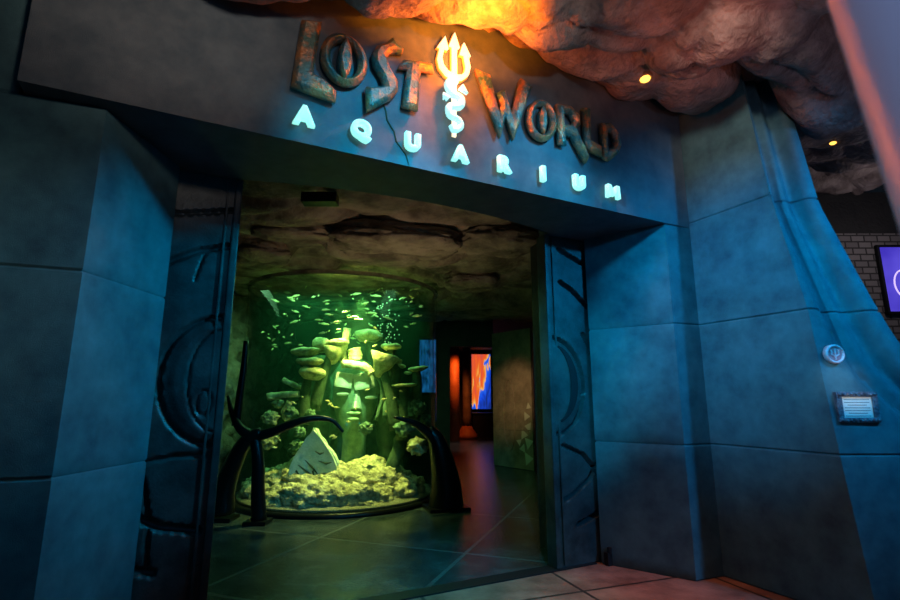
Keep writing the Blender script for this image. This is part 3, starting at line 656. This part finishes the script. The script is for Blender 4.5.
b = MB().blob(TC+Vector((.05, .85, 1.1)), (1.05, .48, .98), 5, .5, 2.4, 33)
for v in b.bm.verts: v.co.z = max(v.co.z, .1)
tag(b.build('reef_rock', M['deep'], smooth=True), 'big dark reef rock mass at the back of the tank behind the corals', 'reef')
# stone trunks in the tank
def trunk(u0, v0, u1, v1, Y, r, label, s):
    p0, p1 = at(u0, v0, Y), at(u1, v1, Y); b = MB(); n = 10
    b.tube([p0.lerp(p1, i/n)+Vector((.05*noise.noise(Vector((i*.7, s, 0))), .05*noise.noise(Vector((i*.7, s, 4))), 0)) for i in range(n+1)], [r*(1.25-.45*i/n+.2*noise.noise(Vector((i*.8, s, 9)))) for i in range(n+1)], 16)
    tag(b.build('stem_coral', M['deep'], smooth=True), label, 'coral')
trunk(316, 470, 322, 356, 9.3, .2, 'thick green coral trunk left of the stone face', 1)
trunk(390, 470, 386, 362, 9.3, .2, 'thick green coral trunk right of the stone face', 2)
trunk(392, 472, 402, 432, 8.45, .10, 'slim green coral trunk leaning at right of the tank', 3)

def cap(b, c, r, h, tilt=0, cup=False):
    ax = Matrix.Rotation(tilt, 3, 'Y')
    pr = [(.02, -h*.55), (r*.55, -h*.5), (r*.93, -h*.15), (r, .05*h), (r*.92, h*.3), (r*.6, h*.5), (.02, h*.55)] if not cup else [(.03, -h), (r*.3, -h*.85), (r*.75, -h*.1), (r, h*.5), (r*.93, h*.55), (r*.6, 0), (.02, -h*.5)]
    b.lathe(pr, c, 20, ax)
    for v in b.bm.verts:
        if (v.co-c).length < r*1.3: v.co += .12*r*Vector((noise.noise(v.co*6), noise.noise(v.co*6+Vector((3, 3, 3))), noise.noise(v.co*6+Vector((7, 1, 2)))))
def mushroom(caps, stem, Y, label, ms='coral'):
    p = at(*stem[-1], Y); r = thing('mushroom_coral', p, label, 'coral')
    for (u, v, rp, hp, tl, cup) in caps:
        b = MB(); cap(b, at(u, v, Y), rp, hp, tl, cup); b.build('cap', M[ms], r, True)
    b = MB(); q = spline([at(u, v, Y) for u, v in stem], 4); b.tube(q, [.07+.04*i/len(q) for i in range(len(q))], 12); b.build('stem', M['deep'], r, True)
mushroom([(368, 336, .26, .21, .05, False)], [(369, 340), (372, 360), (376, 395)], 8.95, 'fat mushroom coral with broad cap on a thick stem, tallest at centre right')
mushroom([(321, 345, .15, .24, 0, False), (337, 344, .21, .15, -.1, False), (334, 353, .2, .2, 0, True)], [(331, 355), (322, 378), (314, 410)], 8.4, 'twin-capped mushroom coral above the left green trunk')
mushroom([(306, 352, .24, .13, -.08, False), (310, 362, .23, .12, .0, False), (312, 373, .23, .2, .1, False)], [(308, 378), (305, 395), (303, 425)], 8.3, 'three stacked shelf corals on one thin stem at left')
mushroom([(391, 347, .18, .11, .03, False)], [(391, 350), (393, 380), (392, 420)], 8.6, 'single flat-capped mushroom coral high on the right')
mushroom([(383, 362, .24, .26, .3, True)], [(384, 372), (390, 395), (396, 430)], 8.35, 'open cup coral like a tilted funnel right of the brow')
mushroom([(418, 369, .17, .08, -.1, False), (408, 373, .07, .05, 0, False)], [(416, 370), (417, 385), (414, 425)], 8.5, 'thin T-shaped coral near the right glass')
mushroom([(404, 385, .22, .05, 0, False)], [(404, 386), (404, 405), (402, 440)], 8.4, 'flat plate coral at mid height on the right')
mushroom([(396, 362, .11, .08, -.2, False), (401, 366, .09, .07, .2, False)], [(397, 364), (396, 385), (392, 425)], 8.5, 'small double-knobbed coral beside the funnel coral')
def tubec(pts, rad, Y, label, nm='tube_coral', ms='coral'):
    b = MB(); q = spline([at(u, v, Y) for u, v in pts], 5); b.tube(q, [rad*(1+.25*noise.noise(Vector((i*.9, rad*50, pts[0][0])))) for i in range(len(q))], 12)
    for v in b.bm.verts: v.co += .015*Vector((noise.noise(v.co*9), noise.noise(v.co*9+Vector((4, 4, 0))), noise.noise(v.co*9+Vector((0, 4, 9)))))
    tag(b.build(nm, M[ms], smooth=True), label, 'coral')
tubec([(347, 328), (346, 338), (343, 352), (345, 368)], .065, 8.5, 'upright yellow tube coral between the two tall caps')
tubec([(343, 363), (355, 365), (366, 368), (372, 374)], .07, 8.35, 'bright branch coral lying across the top of the stone face')
tubec([(354, 349), (355, 354), (355, 360)], .12, 8.45, 'pale stump coral above the stone face')
tubec([(267, 397), (280, 395), (299, 394)], .05, 8.2, 'bright horizontal finger coral at left of the tank')
tubec([(283, 380), (295, 385), (308, 390)], .04, 8.3, 'dim slanting finger coral above the bright one')
tubec([(386, 418), (388, 402), (398, 402), (408, 405), (410, 416)], .06, 8.4, 'ring-shaped coral at right of the stone face', 'ring_coral', 'stone')
tubec([(374, 372), (381, 384), (382, 400), (376, 420)], .035, 8.4, 'thin curved coral arch around the right eye', 'tube_coral', 'stone')
tubec([(290, 402), (284, 412), (288, 420)], .05, 8.2, 'short hooked coral between the left brain corals')
balls = [(270, 418, .12, 8.15, 'pear-shaped brain coral at the lower left of the tank'), (291, 412, .10, 8.2, 'small round brain coral right of the hooked coral'), (310, 414, .09, 8.3, 'small brain coral at the foot of the stacked shelf stem'), (278, 404, .08, 8.3, 'tiny knob coral under the bright finger coral'),
         (417, 408, .13, 8.4, 'lumpy brain coral right of the ring coral'), (405, 428, .14, 8.2, 'bright leafy coral lump low on the right'), (417, 447, .14, 8.1, 'dark coral lump above the right end of rocks'), (300, 432, .09, 8.1, 'small coral lump behind the arching left bracket arm'),
         (425, 420, .10, 8.5, 'green coral lump hugging the right glass'), (268, 440, .14, 8.2, 'dim coral lump above rocks at far left'), (366, 428, .10, 8.2, 'round coral knob under the stone mouth at right'), (296, 447, .12, 8.3, 'green coral lump left of the carved stone')]
for i, (u, v, r, Y, lb) in enumerate(balls):
    tag(MB().blob(at(u, v, Y), (r, r*.9, r*.85), 4, .5, 2.2, 50+i).build('brain_coral', M['coral' if i % 3 == 0 else 'stone'], smooth=True), lb, 'coral')

# fish
def fish_mesh(L, H):
    b = MB(); v = bmesh.ops.create_uvsphere(b.bm, u_segments=12, v_segments=8, radius=1)['verts']
    for q in v: q.co = Vector((q.co.z*L/2, q.co.x*H*.28, q.co.y*H/2*(1-.25*q.co.z)))
    t = [b.bm.verts.new(p) for p in ((-L*.45, .004, 0), (-L*.75, .002, H*.45), (-L*.66, .002, 0), (-L*.75, .002, -H*.45), (-L*.45, -.004, 0), (-L*.75, -.002, H*.45), (-L*.66, -.002, 0), (-L*.75, -.002, -H*.45))]
    for f_ in ((0, 1, 2), (0, 2, 3), (4, 6, 5), (4, 7, 6), (0, 4, 5, 1), (0, 3, 7, 4), (1, 5, 6, 2), (2, 6, 7, 3)): b.bm.faces.new([t[i] for i in f_])
    d = [b.bm.verts.new(p) for p in ((L*.15, .003, H*.42), (-L*.2, .003, H*.7), (-L*.25, .003, H*.38), (L*.15, -.003, H*.42), (-L*.2, -.003, H*.7), (-L*.25, -.003, H*.38))]
    for f_ in ((0, 1, 2), (3, 5, 4), (0, 3, 4, 1), (1, 4, 5, 2), (0, 2, 5, 3)): b.bm.faces.new([d[i] for i in f_])
    bmesh.ops.recalc_face_normals(b.bm, faces=b.bm.faces)
    me = bpy.data.meshes.new('fish'); b.bm.to_mesh(me); b.bm.free(); me.materials.append(M['fish']); me.polygons.foreach_set('use_smooth', [True]*len(me.polygons)); return me
FM = [fish_mesh(.15, .036), fish_mesh(.11, .032), fish_mesh(.07, .026)]
zone = []
proto = None
def put_fish(me, p, ry, rz, lb, gp):
    global proto
    if proto is None: o = bpy.data.objects.new('fish', me); proto = o
    else: o = proto.copy(); o.data = me
    C.objects.link(o); o.location = p; o.rotation_euler = (0, ry, rz); tag(o, lb, 'fish', gp)
named = [(325, 310, 0), (337, 322, 0), (354, 317, 0), (372, 313, 0), (345, 312, 1), (318, 320, 1), (296, 296, 0), (290, 298, 1), (357, 294, 0), (377, 296, 0), (359, 319, 1), (294, 322, 0), (416, 316, 0), (327, 301, 1), (366, 303, 1), (325, 324, 0), (387, 318, 0), (340, 340, 1), (300, 345, 2), (322, 333, 1)]
for i, (u, v, k) in enumerate(named):
    put_fish(FM[k], at(u, v, random.uniform(7.75, 8.3)), random.uniform(-.3, .3), random.choice((0, PI))+random.uniform(-.5, .5), 'slender pale fish swimming among others in the upper half of the tank', 'shoal in the upper half of the tank')
for i in range(70):
    u, v = random.uniform(262, 428), 285+65*random.random()**1.1
    put_fish(random.choice(FM[1:]), at(u, v, random.uniform(7.8, 9.3)), random.uniform(-.5, .5), random.uniform(0, 2*PI), 'slender pale fish swimming among others in the upper half of the tank', 'shoal in the upper half of the tank')
for i in range(26):
    u, v = random.uniform(262, 425), random.uniform(385, 452)
    put_fish(FM[2], at(u, v, random.uniform(7.65, 8.1)), random.uniform(-.5, .5), random.uniform(0, 2*PI), 'tiny pale fish swimming low in the tank between corals', 'small fish among the corals')
b = MB()
for i in range(70):
    p = at(random.gauss(388, 9), random.uniform(288, 348), random.uniform(8.2, 8.6)); b.blob(p, (.014, .014, .014), 1, 0)
tag(b.build('air_bubbles', M['bubble'], smooth=True), 'column of rising air bubbles at right in the tank', 'bubbles', None, 'stuff')

# black branching brackets around the tank
def limb(b, pts, r0, r1, Y, n=5):
    q = spline([at(u, v, y) for u, v, y in pts], n); N = len(q)-1
    b.tube(q, [r0+(r1-r0)*i/N for i in range(N+1)], 14); return b
lb_ = at(258, 520, 7.05); lb_.z = 0
r = thing('tank_bracket', lb_, 'black branching metal support with spire left of the tank rocks', 'support')
b = limb(MB(), [(259, 521, 7.05), (258, 490, 7.02), (258, 460, 7.0), (255, 436, 7.0)], .10, .07, 7); b.build('leg', M['black'], r, True)
b = limb(MB(), [(222, 512, 7.25), (224, 490, 7.2), (234, 462, 7.08), (247, 440, 7.0), (262, 432, 7.0)], .17, .07, 7); b.build('leg', M['black'], r, True)
b = limb(MB(), [(252, 438, 7.0), (275, 431, 6.98), (300, 421, 7.0), (318, 418, 7.05), (333, 421, 7.1), (343, 432, 7.12)], .075, .018, 7); b.build('arm', M['black'], r, True)
b = limb(MB(), [(254, 438, 7.0), (240, 428, 7.0), (232, 412, 7.05), (228, 396, 7.1)], .085, .02, 7); b.build('arm', M['black'], r, True)
b = limb(MB(), [(236, 426, 7.05), (240, 395, 7.05), (244, 365, 7.05), (246, 341, 7.05)], .06, .035, 7); b.build('spire', M['black'], r, True)
b = MB().box((lb_.x, lb_.y, .025), (.30, .30, .05), None, .012); b.build('foot', M['black'], r)
p2 = at(220, 514, 7.25); b = MB().box((p2.x, p2.y, .025), (.42, .34, .05), None, .012); b.build('foot', M['black'], r)
rb_ = at(446, 506, 7.95); rb_.z = 0
r = thing('tank_bracket', rb_, 'black tree-like metal support right of the tank rocks', 'support')
b = limb(MB(), [(446, 508, 7.95), (446, 485, 7.93), (442, 460, 7.9), (436, 440, 7.88), (428, 430, 7.85)], .27, .09, 8)
b.build('leg', M['black'], r, True)
b = limb(MB(), [(438, 444, 7.88), (426, 431, 7.8), (412, 422, 7.7), (394, 417, 7.6)], .10, .02, 8); b.build('arm', M['black'], r, True)
b = MB().box((rb_.x, rb_.y, .025), (.62, .5, .05), Matrix.Rotation(.3, 3, 'Z'), .012); b.build('foot', M['black'], r)

# ------------------------------------------------------------------ beyond the tank
dl = thing('reflection_panel', (-.60, 13.5, 1.9), 'narrow glowing blue panel added for the reflection at the tank edge', 'panel')  # added glowing panel stands in for a blue reflection on the glass
MB().box((-.60, 13.56, 2.5), (.52, .06, 1.5), None, .01).build('frame', M['metalblk'], dl)
MB().box((-.60, 13.52, 2.5), (.44, .02, 1.4)).build('lit_face', display_mat('blue_panel', 'blue'), dl)
pp = thing('partition_panel', (1.54, 12.55, 0), 'tall brown wooden panel with pale triangle inlays right of corridor', 'panel')
d = Vector((1.95-1.13, 12.0-13.1, 0)).normalized(); q = Vector((-d.y, d.x, 0)); AXP = Matrix((d, q, Vector((0, 0, 1)))).transposed(); ln = math.hypot(.82, 1.1)
pc = Vector((1.54, 12.55, 0))
MB().box(pc+Vector((0, 0, 1.66)), (ln, .08, 3.30), AXP, .01).build('board', M['wood'], pp)
b = MB()
for z in (.9, 2.55): b.box(pc-q*.045+Vector((0, 0, z)), (ln-.02, .015, .03), AXP)
b.build('rail', M['wood'], pp)
b = MB(); b.tube([pc-q*.045+d*(-.08+.20*math.cos(t))+Vector((0, 0, 1.25+.85*math.sin(t))) for t in [i*2*PI/28 for i in range(29)]], .014, 6); b.build('carving', M['wood'], pp)
for i, (x, z, s, rt) in enumerate(((.50, 1.22, .12, 0), (.56, .98, .13, .9), (.40, .80, .14, 2.0), (.55, .62, .16, .3), (.36, .48, .12, 1.2), (.52, .26, .17, 2.2), (.24, .62, .10, .7), (.58, 1.45, .09, 1.7))):
    b = MB(); o3 = pc-q*.048+d*x+Vector((0, 0, z)); tri = [(s*math.cos(rt+k*2*PI/3), s*math.sin(rt+k*2*PI/3)) for k in range(3)]
    f0 = [b.bm.verts.new(o3+d*x_+Vector((0, 0, z_))) for x_, z_ in tri]; f1 = [b.bm.verts.new(o3+q*.012+d*x_+Vector((0, 0, z_))) for x_, z_ in tri]
    b.bm.faces.new(f0); b.bm.faces.new(f1[::-1])
    for k in range(3): b.bm.faces.new((f0[k], f0[(k+1) % 3], f1[(k+1) % 3], f1[k]))
    b.build('inlay', M['triangle'], pp)
cl = thing('column', (.17, 20.6, 0), 'orange-lit round column in the corridor', 'column')
MB().lathe([(.21, .0), (.21, 3.87)], (.17, 20.6, 0), 32).build('shaft', M['amber'], cl, True)
c2 = thing('column', (.72, 21.9, 0), 'dim brown column with flared orange base behind the bright one', 'column')
MB().lathe([(.20, .5), (.18, .9), (.17, 3.87)], (.72, 21.9, 0), 32).build('shaft', M['wood'], c2, True)
MB().lathe([(.46, .0), (.44, .15), (.3, .35), (.2, .52)], (.72, 21.9, 0), 32).build('base', M['amber'], c2, True)
light('SPOT', (.5, 19.3, 3.6), 150, (1, .22, .04), (.17, 20.6, 2.4), .1, 60, .9, name='corridor_lamp')
light('SPOT', (.95, 18.6, 3.7), 220, (1, .5, .40), (.9, 18.4, 0), .1, 80, .9, name='corridor_lamp')
x0, x1 = at(472, 380, 23).x, at(491, 380, 23).x; z0, z1 = at(480, 409, 23).z, at(480, 354, 23).z
mu = thing('mural_panel', ((x0+x1)/2, 23.2, z0), 'glowing panel of orange and blue streaks at the corridor end', 'mural')
MB().box(((x0+x1)/2, 23.3, (z0+z1)/2), (x1-x0+.1, .12, z1-z0+.1), None, .02).build('frame', M['metalblk'], mu); MB().box(((x0+x1)/2, 23.68, (z0+z1)/2), (.3, .68, .3)).build('wall_bracket', M['metalblk'], mu)
MB().box(((x0+x1)/2, 23.22, (z0+z1)/2), (x1-x0, .04, z1-z0)).build('picture', display_mat('mural', 'mural'), mu)
ct = thing('counter', (1.6, 22.6, 0), 'low dark counter under the glowing corridor panel', 'counter')
MB().box((1.75, 22.75, .50), (1.5, .7, 1.0), None, .02).build('body', M['metalblk'], ct)
MB().box((1.75, 22.72, 1.03), (1.6, .8, .06), None, .015).build('top', M['door'], ct)
